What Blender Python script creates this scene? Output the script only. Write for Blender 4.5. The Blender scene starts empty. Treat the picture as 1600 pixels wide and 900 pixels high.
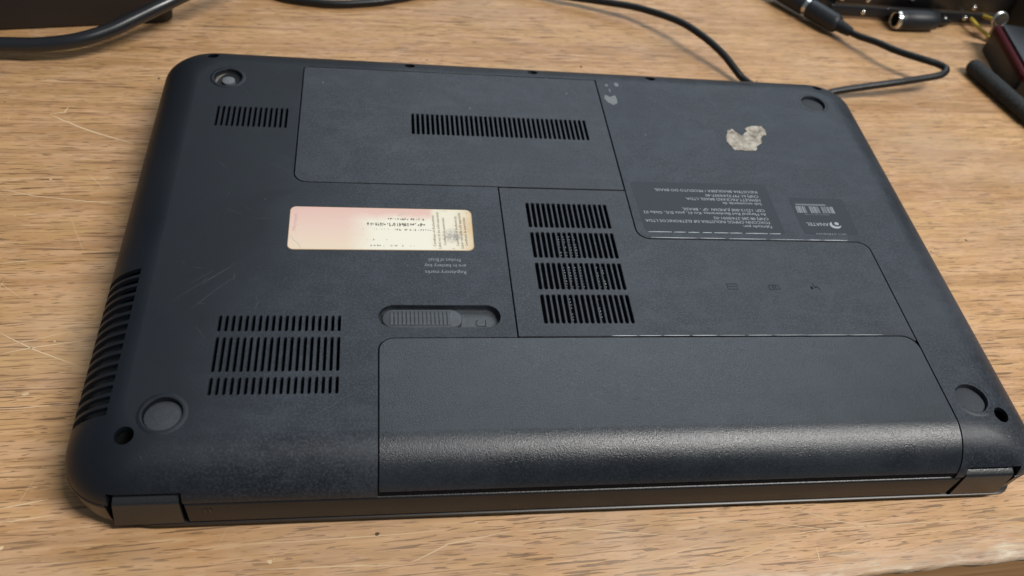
import bpy, bmesh, math, random
from mathutils import Vector, Matrix, geometry

random.seed(7)
SC = bpy.context.scene
COL = SC.collection
MM = 0.001

# ------------------------------------------------------------------ camera
cam_d = bpy.data.cameras.new('camera')
cam = bpy.data.objects.new('camera', cam_d)
COL.objects.link(cam)
SC.camera = cam
cam_d.sensor_width = 36.0
cam_d.lens = 29.664
cam_d.clip_start = 0.01
cam_d.clip_end = 50.0
R = Matrix(((0.986502, -0.006093, -0.163636), (-0.101609, 0.760874, -0.640894), (0.128411, 0.648870, 0.749985)))
cam.matrix_world = Matrix.Translation((-0.07742, 0.0, 0.273)) @ R.to_4x4()
cam_d.dof.use_dof = True
cam_d.dof.focus_distance = 0.315
cam_d.dof.aperture_fstop = 13.0

# ------------------------------------------------------------------ light
world = bpy.data.worlds.new('World')
SC.world = world
world.use_nodes = True
bg = world.node_tree.nodes['Background']
bg.inputs['Color'].default_value = (0.78, 0.90, 1.0, 1)
bg.inputs['Strength'].default_value = 0.17

def area_lamp(name, loc, target, size, power, color, shape='DISK', size_y=None):
    d = bpy.data.lights.new(name, 'AREA')
    d.shape = shape
    d.size = size
    if size_y:
        d.size_y = size_y
    d.energy = power
    d.color = color
    o = bpy.data.objects.new(name, d)
    COL.objects.link(o)
    o.location = loc
    o.rotation_euler = (Vector(target) - Vector(loc)).to_track_quat('-Z', 'Y').to_euler()
    return o

# ceiling lamp to the right of the desk, and the broad light of the room behind it
tube = area_lamp('ceiling_lamp', (0.92, -0.36, 1.72), (0.92, -0.30, 0.0), 0.95, 56.0, (1.0, 0.975, 0.93), 'RECTANGLE', 0.10)
tube.rotation_euler = (math.radians(-14), math.radians(22), 0)
area_lamp('room_light', (0.62, 1.70, 1.65), (0.05, 0.22, 0.0), 2.0, 26.0, (0.80, 0.91, 1.0), 'RECTANGLE', 1.4)

SC.view_settings.view_transform = 'Standard'
SC.view_settings.look = 'None'
SC.view_settings.gamma = 1.0
SC.view_settings.exposure = -0.08
SC.view_settings.use_curve_mapping = False
SC.cycles.use_denoising = True
SC.cycles.max_bounces = 6

# ------------------------------------------------------------------ materials
class NT:
    """tiny helper round a node tree"""
    def __init__(self, name):
        self.m = bpy.data.materials.new(name)
        self.m.use_nodes = True
        self.t = self.m.node_tree
        self.b = self.t.nodes['Principled BSDF']
    def n(self, kind, **kw):
        nd = self.t.nodes.new(kind)
        for k, v in kw.items():
            if k.startswith('i_'):
                key = k[2:].replace('_', ' ')
                nd.inputs[key].default_value = v
            else:
                setattr(nd, k, v)
        return nd
    def l(self, a, b):
        self.t.links.new(a, b)
    def coords(self, scale=(1, 1, 1), rot=(0, 0, 0)):
        tc = self.n('ShaderNodeTexCoord')
        mp = self.n('ShaderNodeMapping')
        mp.inputs['Scale'].default_value = scale
        mp.inputs['Rotation'].default_value = rot
        self.l(tc.outputs['Object'], mp.inputs['Vector'])
        return mp.outputs['Vector']
    def noise(self, vec, scale, detail=3, rough=0.55, dist=0.0):
        nd = self.n('ShaderNodeTexNoise')
        nd.inputs['Scale'].default_value = scale
        nd.inputs['Detail'].default_value = detail
        nd.inputs['Roughness'].default_value = rough
        nd.inputs['Distortion'].default_value = dist
        self.l(vec, nd.inputs['Vector'])
        return nd.outputs['Fac']
    def ramp(self, fac, *stops):
        nd = self.n('ShaderNodeValToRGB')
        e = nd.color_ramp.elements
        while len(e) < len(stops):
            e.new(0.5)
        for el, (p, c) in zip(e, stops):
            el.position = p
            el.color = (c, c, c, 1) if isinstance(c, (int, float)) else (*c, 1)
        self.l(fac, nd.inputs['Fac'])
        return nd.outputs['Color']
    def mix(self, fac, a, b, mode='MIX'):
        nd = self.n('ShaderNodeMix', data_type='RGBA', blend_type=mode)
        for sock, v in ((nd.inputs[0], fac), (nd.inputs[6], a), (nd.inputs[7], b)):
            if isinstance(v, (int, float)):
                sock.default_value = v
            elif isinstance(v, tuple):
                sock.default_value = (*v, 1)
            else:
                self.l(v, sock)
        return nd.outputs[2]
    def math(self, op, a, b=None):
        nd = self.n('ShaderNodeMath', operation=op)
        for i, v in enumerate((a, b)):
            if v is None:
                continue
            if isinstance(v, (int, float)):
                nd.inputs[i].default_value = v
            else:
                self.l(v, nd.inputs[i])
        return nd.outputs[0]
    def bump(self, height, strength, dist):
        nd = self.n('ShaderNodeBump')
        nd.inputs['Strength'].default_value = strength
        nd.inputs['Distance'].default_value = dist
        self.l(height, nd.inputs['Height'])
        self.l(nd.outputs['Normal'], self.b.inputs['Normal'])
    def set(self, **kw):
        for k, v in kw.items():
            s = self.b.inputs[k.replace('_', ' ')]
            if isinstance(v, tuple):
                s.default_value = (*v, 1)
            elif isinstance(v, (int, float)):
                s.default_value = v
            else:
                self.l(v, s)
        return self.m

def simple(name, col, rough=0.5, metal=0.0, spec=0.5, grain=0.0, gscale=1500):
    t = NT(name)
    if grain:
        v = t.coords()
        n = t.noise(v, gscale, 3)
        c = t.mix(t.ramp(n, (0.35, 0.0), (0.7, 1.0)), tuple(x * (1 - grain) for x in col), tuple(x * (1 + grain) for x in col))
        t.bump(n, 0.25, 0.0003)
        return t.set(Base_Color=c, Roughness=rough, Metallic=metal, Specular_IOR_Level=spec)
    return t.set(Base_Color=col, Roughness=rough, Metallic=metal, Specular_IOR_Level=spec)

def plastic(name, col, dust, rough, rough2, spec, grain_strength, speck=0.90, gscale=3000, fade_left=False, gdist=0.00012):
    """matt moulded black plastic: fine grain, handling marks, dust specks"""
    t = NT(name)
    v = t.coords()
    blot = t.noise(v, 17, 4, 0.6, 0.6)
    fine = t.noise(v, 1300, 2, 0.7)
    wipe = t.noise(t.coords((30, 120, 30), (0, 0, 0.5)), 1.0, 4, 0.65, 0.8)
    d = t.math('MULTIPLY', t.ramp(blot, (0.38, 0.0), (0.67, 1.0)), 0.52)
    d = t.math('ADD', d, t.math('MULTIPLY', t.ramp(wipe, (0.5, 0.0), (0.72, 1.0)), 0.28))
    mid = t.noise(v, 75, 5, 0.7, 1.0)
    d = t.math('ADD', d, t.math('MULTIPLY', t.ramp(mid, (0.45, 0.0), (0.70, 1.0)), 0.42))
    d = t.math('ADD', d, t.math('MULTIPLY', t.ramp(fine, (0.46, 0.0), (0.66, 1.0)), 0.8))
    hair = t.noise(t.coords((60, 1500, 60), (0, 0, -0.75)), 1.0, 2, 0.5, 0.6)
    d = t.math('ADD', d, t.math('MULTIPLY', t.ramp(hair, (0.66, 0.0), (0.74, 1.0)), 0.35))
    if fade_left:
        # the grey dust tone fades out towards the far left, with an uneven border
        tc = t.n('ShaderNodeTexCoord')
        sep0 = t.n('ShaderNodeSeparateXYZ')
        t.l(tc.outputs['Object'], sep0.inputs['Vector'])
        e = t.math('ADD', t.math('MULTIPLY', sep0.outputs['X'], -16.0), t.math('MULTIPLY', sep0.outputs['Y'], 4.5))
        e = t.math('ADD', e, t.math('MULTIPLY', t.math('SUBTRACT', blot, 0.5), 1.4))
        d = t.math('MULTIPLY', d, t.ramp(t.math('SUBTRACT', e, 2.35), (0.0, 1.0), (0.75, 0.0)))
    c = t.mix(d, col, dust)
    vor = t.n('ShaderNodeTexVoronoi', feature='F1')
    vor.inputs['Scale'].default_value = 210
    t.l(v, vor.inputs['Vector'])
    sep = t.n('ShaderNodeSeparateColor')
    t.l(vor.outputs['Color'], sep.inputs['Color'])
    near = t.math('LESS_THAN', vor.outputs['Distance'], t.math('MULTIPLY', t.math('SUBTRACT', sep.outputs['Green'], 0.2), 0.09))
    pick = t.math('GREATER_THAN', sep.outputs['Red'], speck)
    c = t.mix(t.math('MULTIPLY', near, pick), c, (0.22, 0.23, 0.24))
    r = t.math('ADD', t.math('MULTIPLY', t.ramp(blot, (0.3, 0.0), (0.7, 1.0)), rough2 - rough), rough)
    grain = t.noise(v, gscale, 2, 0.7)
    t.bump(grain, grain_strength, gdist)
    return t.set(Base_Color=c, Roughness=r, Specular_IOR_Level=spec)

M = {}
M['case'] = plastic('black_case_plastic', (0.004, 0.006, 0.010), (0.030, 0.036, 0.046), 0.38, 0.56, 0.40, 0.5, fade_left=True)
M['cover'] = plastic('black_cover_plastic', (0.005, 0.007, 0.011), (0.031, 0.036, 0.045), 0.38, 0.54, 0.43, 0.5)
M['battery'] = plastic('black_battery_plastic', (0.005, 0.007, 0.010), (0.017, 0.021, 0.027), 0.25, 0.36, 0.62, 1.0, 0.93, 2300, gdist=0.00013)
M['side'] = simple('black_side_plastic', (0.011, 0.011, 0.012), 0.36, 0, 0.42, 0.12)
M['hinge'] = simple('black_hinge_plastic', (0.014, 0.015, 0.017), 0.32, 0, 0.6, 0.15)
M['lid'] = simple('dark_lid_plastic', (0.014, 0.011, 0.010), 0.36, 0, 0.45)
M['inside'] = simple('dark_inside', (0.006, 0.006, 0.007), 0.9, 0, 0.1)
M['rubber'] = simple('grey_rubber', (0.034, 0.038, 0.044), 0.75, 0, 0.35, 0.18)
M['rubber_light'] = simple('worn_grey_rubber', (0.13, 0.14, 0.15), 0.8, 0, 0.3, 0.2)
M['rubber_dark'] = simple('dark_rubber', (0.012, 0.013, 0.015), 0.7, 0, 0.3)
M['glue'] = simple('old_glue', (0.15, 0.135, 0.12), 0.6, 0, 0.4, 0.3)
M['latch'] = plastic('latch_plastic', (0.024, 0.027, 0.032), (0.052, 0.057, 0.065), 0.42, 0.5, 0.55, 0.3)
M['fin'] = simple('heatsink_metal', (0.55, 0.56, 0.55), 0.35, 1.0)
M['label_black'] = simple('black_label', (0.014, 0.018, 0.024), 0.5, 0, 0.36, 0.12)
M['print_grey'] = simple('grey_print', (0.22, 0.24, 0.26), 0.6, 0, 0.3)
M['print_pale'] = simple('pale_print', (0.31, 0.33, 0.35), 0.6, 0, 0.3)
M['print_faint'] = simple('faint_print', (0.13, 0.14, 0.15), 0.6, 0, 0.3)
M['engrave'] = simple('engraved_mark', (0.008, 0.009, 0.011), 0.7, 0, 0.2)
M['scratch_grey'] = simple('grey_scratch', (0.060, 0.066, 0.075), 0.6, 0, 0.4)
M['paint_spot'] = simple('grey_paint_spot', (0.17, 0.18, 0.185), 0.7, 0, 0.3, 0.12)
M['pale_line'] = simple('pale_edge_line', (0.40, 0.42, 0.44), 0.5, 0, 0.5)  # pale line colour; also paints the light caught by two seam edges
M['cable'] = simple('black_cable_sheath', (0.010, 0.010, 0.010), 0.36, 0, 0.3, 0.3)
M['cable_thick'] = simple('black_thick_cable_sheath', (0.012, 0.013, 0.016), 0.30, 0, 0.6)
M['plug'] = simple('black_plug_rubber', (0.013, 0.015, 0.019), 0.45, 0, 0.4, 0.2)
M['steel'] = simple('bright_steel', (0.72, 0.71, 0.68), 0.24, 1.0)
M['steel_dull'] = simple('dull_steel', (0.34, 0.30, 0.26), 0.4, 1.0)
M['box'] = simple('black_box_plastic', (0.022, 0.017, 0.015), 0.5, 0, 0.4, 0.15)
M['board'] = simple('black_coated_metal', (0.010, 0.010, 0.011), 0.35, 0, 0.5)
M['red'] = simple('dark_red_plastic', (0.055, 0.005, 0.008), 0.6, 0, 0.15)
M['black'] = simple('black_plastic', (0.010, 0.010, 0.012), 0.45, 0, 0.5, 0.15)
M['yellow'] = simple('yellow_wire', (0.55, 0.40, 0.06), 0.45, 0, 0.5)
M['foam'] = simple('black_textured_grip', (0.022, 0.024, 0.025), 0.75, 0, 0.35, 0.5, 700)

def residue_mat():
    t = NT('torn_paper_residue')
    v = t.coords()
    n = t.noise(v, 260, 5, 0.65)
    n2 = t.noise(v, 1100, 3, 0.6)
    c = t.ramp(n, (0.32, (0.13, 0.11, 0.09)), (0.5, (0.33, 0.295, 0.25)), (0.68, (0.50, 0.46, 0.40)))
    c = t.mix(t.math('MULTIPLY', t.ramp(n2, (0.45, 0.0), (0.7, 1.0)), 0.4), c, (0.50, 0.45, 0.37))
    t.bump(n, 0.6, 0.0004)
    return t.set(Base_Color=c, Roughness=0.9, Specular_IOR_Level=0.2)
M['residue'] = residue_mat()

def sticker_mat():
    # printed paper: pink at the left, cream in the middle, browned at the right and along the rim
    t = NT('faded_licence_paper')
    tc = t.n('ShaderNodeTexCoord')
    sep = t.n('ShaderNodeSeparateXYZ')
    t.l(tc.outputs['Object'], sep.inputs['Vector'])
    u = t.math('DIVIDE', t.math('ADD', sep.outputs['X'], 0.109), 0.071)      # 0..1 along the label
    w = t.math('DIVIDE', t.math('SUBTRACT', sep.outputs['Y'], 0.2238), 0.0229)
    v = t.coords()
    n = t.noise(v, 90, 4, 0.6)
    un = t.math('ADD', u, t.math('MULTIPLY', t.math('SUBTRACT', n, 0.5), 0.16))
    wn = t.math('ADD', w, t.math('MULTIPLY', t.math('SUBTRACT', n, 0.5), 0.3))
    pink = t.ramp(w, (0.0, (0.68, 0.56, 0.42)), (0.55, (0.67, 0.49, 0.41)), (1.0, (0.64, 0.42, 0.36)))
    cream = (0.72, 0.68, 0.57)
    inmid = t.math('MULTIPLY', t.ramp(un, (0.30, 0.0), (0.46, 1.0)), t.ramp(wn, (0.70, 1.0), (0.88, 0.0)))
    c = t.mix(inmid, pink, cream)
    right = t.ramp(u, (0.76, 0.0), (0.79, 1.0))
    c = t.mix(right, c, (0.69, 0.64, 0.51))
    brown = t.ramp(un, (0.90, 0.0), (1.02, 1.0))
    c = t.mix(t.math('MULTIPLY', brown, 0.85), c, (0.56, 0.40, 0.22))
    st = t.noise(v, 210, 5, 0.7, 1.2)
    stain = t.math('MULTIPLY', t.ramp(st, (0.56, 0.0), (0.68, 1.0)), t.ramp(u, (0.72, 0.0), (0.9, 0.75)))
    c = t.mix(stain, c, (0.34, 0.26, 0.17))
    # grey thumb smudge between the two blocks of small print
    gx = t.math('MULTIPLY', t.math('SUBTRACT', u, 0.885), 11.5)
    gy = t.math('MULTIPLY', t.math('SUBTRACT', w, 0.36), 4.2)
    rr = t.math('SQRT', t.math('ADD', t.math('MULTIPLY', gx, gx), t.math('MULTIPLY', gy, gy)))
    sm = t.math('MULTIPLY', t.ramp(rr, (0.25, 1.0), (0.85, 0.0)), t.ramp(t.noise(v, 700, 3, 0.7), (0.35, 0.15), (0.62, 0.85)))
    c = t.mix(sm, c, (0.17, 0.15, 0.16))
    return t.set(Base_Color=c, Roughness=0.55, Specular_IOR_Level=0.35)
M['sticker'] = sticker_mat()
M['ink'] = simple('worn_ink', (0.13, 0.115, 0.09), 0.8, 0, 0.2)
M['ink_faint'] = simple('faded_ink', (0.50, 0.47, 0.40), 0.8, 0, 0.2)
M['ink_pink'] = simple('pink_ink', (0.58, 0.36, 0.36), 0.8, 0, 0.2)
M['sticker_edge'] = simple('browned_paper_edge', (0.36, 0.24, 0.14), 0.8, 0, 0.2)

def wood_mat():
    t = NT('worn_desk_wood')
    ry = (0, 0, math.radians(-0.8))
    big = t.noise(t.coords((1, 1.6, 1), ry), 9, 4, 0.6, 0.5)
    tint = t.noise(t.coords((45, 110, 45), (0.3, 0, 0)), 1.0, 3, 0.6, 0.6)
    band = t.noise(t.coords((3.2, 46, 3.2), ry), 1.0, 4, 0.6, 0.9)
    streak = t.noise(t.coords((26, 420, 26), ry), 1.0, 4, 0.7, 0.5)
    pore = t.noise(t.coords((46, 980, 46), ry), 1.0, 1.5, 0.5, 0.6)
    pore2 = t.noise(t.coords((130, 1500, 130), (0, 0, math.radians(1.5))), 1.0, 1, 0.5, 0.3)
    pore3 = t.noise(t.coords((30, 640, 30), (0, 0, math.radians(-3.0))), 1.0, 2, 0.6, 0.8)
    where = t.noise(t.coords((14, 40, 14), ry), 1.0, 3, 0.6, 0.5)
    c = t.ramp(band, (0.30, (0.350, 0.180, 0.073)), (0.46, (0.448, 0.249, 0.110)), (0.58, (0.505, 0.296, 0.138)), (0.72, (0.421, 0.235, 0.103)))
    c = t.mix(t.math('MULTIPLY', t.ramp(tint, (0.45, 0.0), (0.62, 1.0)), 0.45), c, (0.535, 0.330, 0.202))
    c = t.mix(t.math('MULTIPLY', t.ramp(tint, (0.34, 1.0), (0.46, 0.0)), 0.40), c, (0.432, 0.271, 0.113))
    band2 = t.noise(t.coords((6, 130, 6), ry), 1.0, 3, 0.6, 0.8)
    c = t.mix(t.math('MULTIPLY', t.ramp(band2, (0.36, 1.0), (0.50, 0.0)), 0.45), c, (0.278, 0.141, 0.055))
    c = t.mix(t.math('MULTIPLY', t.ramp(streak, (0.40, 1.0), (0.50, 0.0)), 0.40), c, (0.309, 0.170, 0.075))
    c = t.mix(t.math('MULTIPLY', t.ramp(streak, (0.58, 0.0), (0.66, 1.0)), 0.45), c, (0.618, 0.425, 0.250))
    pm = t.math('MULTIPLY', t.ramp(pore, (0.365, 1.0), (0.39, 0.0)), t.ramp(where, (0.38, 0.25), (0.55, 1.0)))
    c = t.mix(t.math('MULTIPLY', pm, 0.9), c, (0.148, 0.078, 0.035))
    pm2 = t.ramp(pore2, (0.355, 1.0), (0.375, 0.0))
    c = t.mix(t.math('MULTIPLY', pm2, 0.75), c, (0.168, 0.091, 0.042))
    pm3 = t.math('MULTIPLY', t.ramp(pore3, (0.325, 1.0), (0.35, 0.0)), t.ramp(where, (0.45, 1.0), (0.62, 0.2)))
    c = t.mix(t.math('MULTIPLY', pm3, 0.6), c, (0.198, 0.106, 0.047))
    # grey, rubbed patches where the varnish is thin
    c = t.mix(t.math('MULTIPLY', t.ramp(big, (0.52, 0.0), (0.68, 1.0)), 0.42), c, (0.412, 0.297, 0.194))
    # varnish worn to greyish bare wood along the front edge, patchy
    tc = t.n('ShaderNodeTexCoord')
    sep = t.n('ShaderNodeSeparateXYZ')
    t.l(tc.outputs['Object'], sep.inputs['Vector'])
    wn = t.noise(t.coords((22, 140, 22), ry), 1.0, 5, 0.7, 1.2)
    edge = t.math('ADD', t.math('MULTIPLY', sep.outputs['Y'], -42.0), t.math('MULTIPLY', sep.outputs['X'], 3.2))
    edge = t.math('ADD', t.math('ADD', edge, 0.55), t.math('MULTIPLY', t.math('SUBTRACT', wn, 0.5), 1.6))
    worn = t.ramp(edge, (0.15, 0.0), (0.75, 1.0))
    wc = t.ramp(wn, (0.34, (0.24, 0.195, 0.175)), (0.47, (0.40, 0.325, 0.25)), (0.60, (0.56, 0.475, 0.35)))
    c = t.mix(t.math('MULTIPLY', worn, 0.85), c, wc)
    h = t.math('SUBTRACT', t.math('MULTIPLY', streak, 0.35), t.math('MULTIPLY', pm, 0.8))
    t.bump(h, 0.35, 0.0006)
    r = t.math('ADD', 0.40, t.math('MULTIPLY', band, 0.22))
    return t.set(Base_Color=c, Roughness=r, Specular_IOR_Level=0.38)
M['wood'] = wood_mat()

def wood_edge_mat():
    t = NT('brown_desk_edge_wood')
    s = t.noise(t.coords((14, 14, 420)), 1.0, 4, 0.6, 0.5)
    c = t.ramp(s, (0.35, (0.42, 0.20, 0.07)), (0.65, (0.58, 0.31, 0.12)))
    return t.set(Base_Color=c, Roughness=0.55, Specular_IOR_Level=0.3)
M['wood_edge'] = wood_edge_mat()
M['wood_scratch'] = simple('pale_wood_scratch', (0.62, 0.46, 0.29), 0.7, 0, 0.25)
M['wood_scratch_soft'] = simple('soft_wood_scratch', (0.52, 0.37, 0.22), 0.7, 0, 0.25)
M['wood_dent'] = simple('dark_wood_nick', (0.10, 0.060, 0.035), 0.8, 0, 0.2)

# ------------------------------------------------------------------ mesh helpers (all in millimetres)
class MB:
    def __init__(self):
        self.v = []
        self.f = []
    def add(self, verts, faces):
        o = len(self.v)
        self.v += [tuple(p) for p in verts]
        self.f += [tuple(i + o for i in f) for f in faces]
        return self
    def box(self, x0, x1, y0, y1, z0, z1):
        v = [(x, y, z) for z in (z0, z1) for y in (y0, y1) for x in (x0, x1)]
        return self.add(v, [(0, 2, 3, 1), (4, 5, 7, 6), (0, 1, 5, 4), (2, 6, 7, 3), (0, 4, 6, 2), (1, 3, 7, 5)])
    def prism(self, loop, z0, z1):
        n = len(loop)
        v = [(x, y, z0) for x, y in loop] + [(x, y, z1) for x, y in loop]
        f = [tuple(reversed(range(n))), tuple(range(n, 2 * n))]
        f += [(i, (i + 1) % n, n + (i + 1) % n, n + i) for i in range(n)]
        return self.add(v, f)
    def cyl(self, c, r, z0, z1, n=24):
        return self.prism([(c[0] + r * math.cos(2 * math.pi * i / n), c[1] + r * math.sin(2 * math.pi * i / n)) for i in range(n)], z0, z1)
    def lathe(self, prof, n=32, c=(0, 0)):
        """profile of (r, z); closed top and bottom when r is 0"""
        rows = []
        for r, z in prof:
            o = len(self.v)
            if r <= 1e-6:
                self.v.append((c[0], c[1], z))
                rows.append([o] * n)
            else:
                self.v += [(c[0] + r * math.cos(2 * math.pi * i / n), c[1] + r * math.sin(2 * math.pi * i / n), z) for i in range(n)]
                rows.append(list(range(o, o + n)))
        for a, b in zip(rows, rows[1:]):
            for i in range(n):
                j = (i + 1) % n
                q = [a[i], a[j], b[j], b[i]]
                q2 = []
                for k in q:
                    if k not in q2:
                        q2.append(k)
                if len(q2) > 2:
                    self.f.append(tuple(q2))
        return self
    def tube(self, pts, r, n=14, cap=True):
        """pts: list of Vector; r: number or list of radii"""
        pts = [Vector(p) for p in pts]
        rr = r if isinstance(r, list) else [r] * len(pts)
        t0 = (pts[1] - pts[0]).normalized()
        up = Vector((0, 0, 1)) if abs(t0.z) < 0.9 else Vector((1, 0, 0))
        nrm = t0.cross(up).normalized()
        rows = []
        for i, p in enumerate(pts):
            a = pts[max(i - 1, 0)]
            b = pts[min(i + 1, len(pts) - 1)]
            t = (b - a).normalized()
            nrm = (nrm - t * nrm.dot(t)).normalized()
            bi = t.cross(nrm)
            o = len(self.v)
            for k in range(n):
                an = 2 * math.pi * k / n
                self.v.append(tuple(p + (nrm * math.cos(an) + bi * math.sin(an)) * rr[i]))
            rows.append(list(range(o, o + n)))
        for a, b in zip(rows, rows[1:]):
            for k in range(n):
                self.f.append((a[k], a[(k + 1) % n], b[(k + 1) % n], b[k]))
        if cap:
            self.f.append(tuple(reversed(rows[0])))
            self.f.append(tuple(rows[-1]))
        return self
    def loft(self, loops, close=True, caps=(True, True)):
        rows = []
        for lp in loops:
            o = len(self.v)
            self.v += [tuple(p) for p in lp]
            rows.append(list(range(o, o + len(lp))))
        n = len(rows[0])
        m = n if close else n - 1
        for a, b in zip(rows, rows[1:]):
            for i in range(m):
                j = (i + 1) % n
                self.f.append((a[i], a[j], b[j], b[i]))
        if caps[0]:
            self.f.append(tuple(reversed(rows[0])))
        if caps[1]:
            self.f.append(tuple(rows[-1]))
        return self
    def mesh(self, name):
        me = bpy.data.meshes.new(name)
        me.from_pydata([(x * MM, y * MM, z * MM) for x, y, z in self.v], [], self.f)
        me.update()
        return me
    def build(self, name, mat, parent=None, smooth=None, fix=True, loc=None):
        me = self.mesh(name)
        if fix:
            bm = bmesh.new()
            bm.from_mesh(me)
            bmesh.ops.recalc_face_normals(bm, faces=bm.faces)
            bm.to_mesh(me)
            bm.free()
        return link(name, me, mat, parent, smooth, loc)

def link(name, me, mat, parent=None, smooth=None, loc=None):
    o = bpy.data.objects.new(name, me)
    COL.objects.link(o)
    if mat and not me.materials:
        me.materials.append(M[mat])
    if smooth:
        me.shade_smooth()
        me.set_sharp_from_angle(angle=math.radians(smooth))
    if parent:
        o.parent = parent
    if loc:
        o.location = Vector(loc) * MM
    return o

def empty(name, loc=(0, 0, 0), label=None, cat=None, group=None):
    o = bpy.data.objects.new(name, None)
    o.empty_display_size = 0.01
    COL.objects.link(o)
    o.location = Vector(loc) * MM
    tag(o, label, cat, group)
    return o

def tag(o, label=None, cat=None, group=None, kind=None):
    if label:
        o['label'] = label
    if cat:
        o['category'] = cat
    if group:
        o['group'] = group
    if kind:
        o['kind'] = kind
    return o

def boolean(o, cutter):
    """cut cutter (MB) out of mesh object o for good"""
    me = cutter.mesh('cutter')
    bm = bmesh.new()
    bm.from_mesh(me)
    bmesh.ops.recalc_face_normals(bm, faces=bm.faces)
    bm.to_mesh(me)
    bm.free()
    c = bpy.data.objects.new('cutter', me)
    COL.objects.link(c)
    md = o.modifiers.new('cut', 'BOOLEAN')
    md.operation = 'DIFFERENCE'
    md.solver = 'EXACT'
    md.object = c
    dg = bpy.context.evaluated_depsgraph_get()
    new = bpy.data.meshes.new_from_object(o.evaluated_get(dg))
    o.modifiers.remove(md)
    old = o.data
    o.data = new
    bpy.data.objects.remove(c)
    bpy.data.meshes.remove(me)
    if old.users == 0:
        bpy.data.meshes.remove(old)

def catmull(P, per=8):
    P = [Vector(p) for p in P]
    Q = [P[0] * 2 - P[1]] + P + [P[-1] * 2 - P[-2]]
    out = []
    for i in range(1, len(Q) - 2):
        a, b, c, d = Q[i - 1:i + 3]
        for k in range(per):
            t = k / per
            out.append(0.5 * ((2 * b) + (c - a) * t + (2 * a - 5 * b + 4 * c - d) * t * t + (3 * b - a - 3 * c + d) * t ** 3))
    out.append(P[-1])
    return out

def capsule(x, y0, y1, w, seg=3):
    """slot outline, counter-clockwise, long axis along y"""
    r = w / 2
    pts = []
    for k in range(seg + 1):
        a = math.pi * k / seg
        pts.append((x + r * math.cos(a), y1 - r + r * math.sin(a)))
    for k in range(seg + 1):
        a = math.pi + math.pi * k / seg
        pts.append((x + r * math.cos(a), y0 + r + r * math.sin(a)))
    return pts

def circle(cx, cy, r, n=36):
    return [(cx + r * math.cos(2 * math.pi * i / n), cy + r * math.sin(2 * math.pi * i / n)) for i in range(n)]

def round_poly(pts, seg=6):
    """pts: (x, y, radius) -> rounded loop"""
    out = []
    n = len(pts)
    for i in range(n):
        p = Vector(pts[i][:2])
        r = pts[i][2]
        a = Vector(pts[i - 1][:2])
        b = Vector(pts[(i + 1) % n][:2])
        if r <= 0:
            out.append(tuple(p))
            continue
        u = (a - p).normalized()
        w = (b - p).normalized()
        ang = u.angle(w)
        d = r / math.tan(ang / 2)
        c = p + (u + w).normalized() * (r / math.sin(ang / 2))
        s = p + u * d - c
        e = p + w * d - c
        a0 = math.atan2(s.y, s.x)
        da = math.atan2(e.y, e.x) - a0
        while da > math.pi:
            da -= 2 * math.pi
        while da < -math.pi:
            da += 2 * math.pi
        for k in range(seg + 1):
            t = a0 + da * k / seg
            out.append((c.x + r * math.cos(t), c.y + r * math.sin(t)))
    return out

def area2(lp):
    return sum(lp[i - 1][0] * lp[i][1] - lp[i][0] * lp[i - 1][1] for i in range(len(lp)))

def offset(lp, d):
    """push a counter-clockwise loop outwards by d (inwards when negative)"""
    n = len(lp)
    out = []
    for i in range(n):
        p0, p1, p2 = Vector(lp[i - 1]), Vector(lp[i]), Vector(lp[(i + 1) % n])
        e1 = (p1 - p0).normalized()
        e2 = (p2 - p1).normalized()
        n1 = Vector((e1.y, -e1.x))
        n2 = Vector((e2.y, -e2.x))
        m = n1 + n2
        k = max(0.35, 1 + n1.dot(n2))
        out.append(tuple(p1 + m * (d / k)))
    return out

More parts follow.
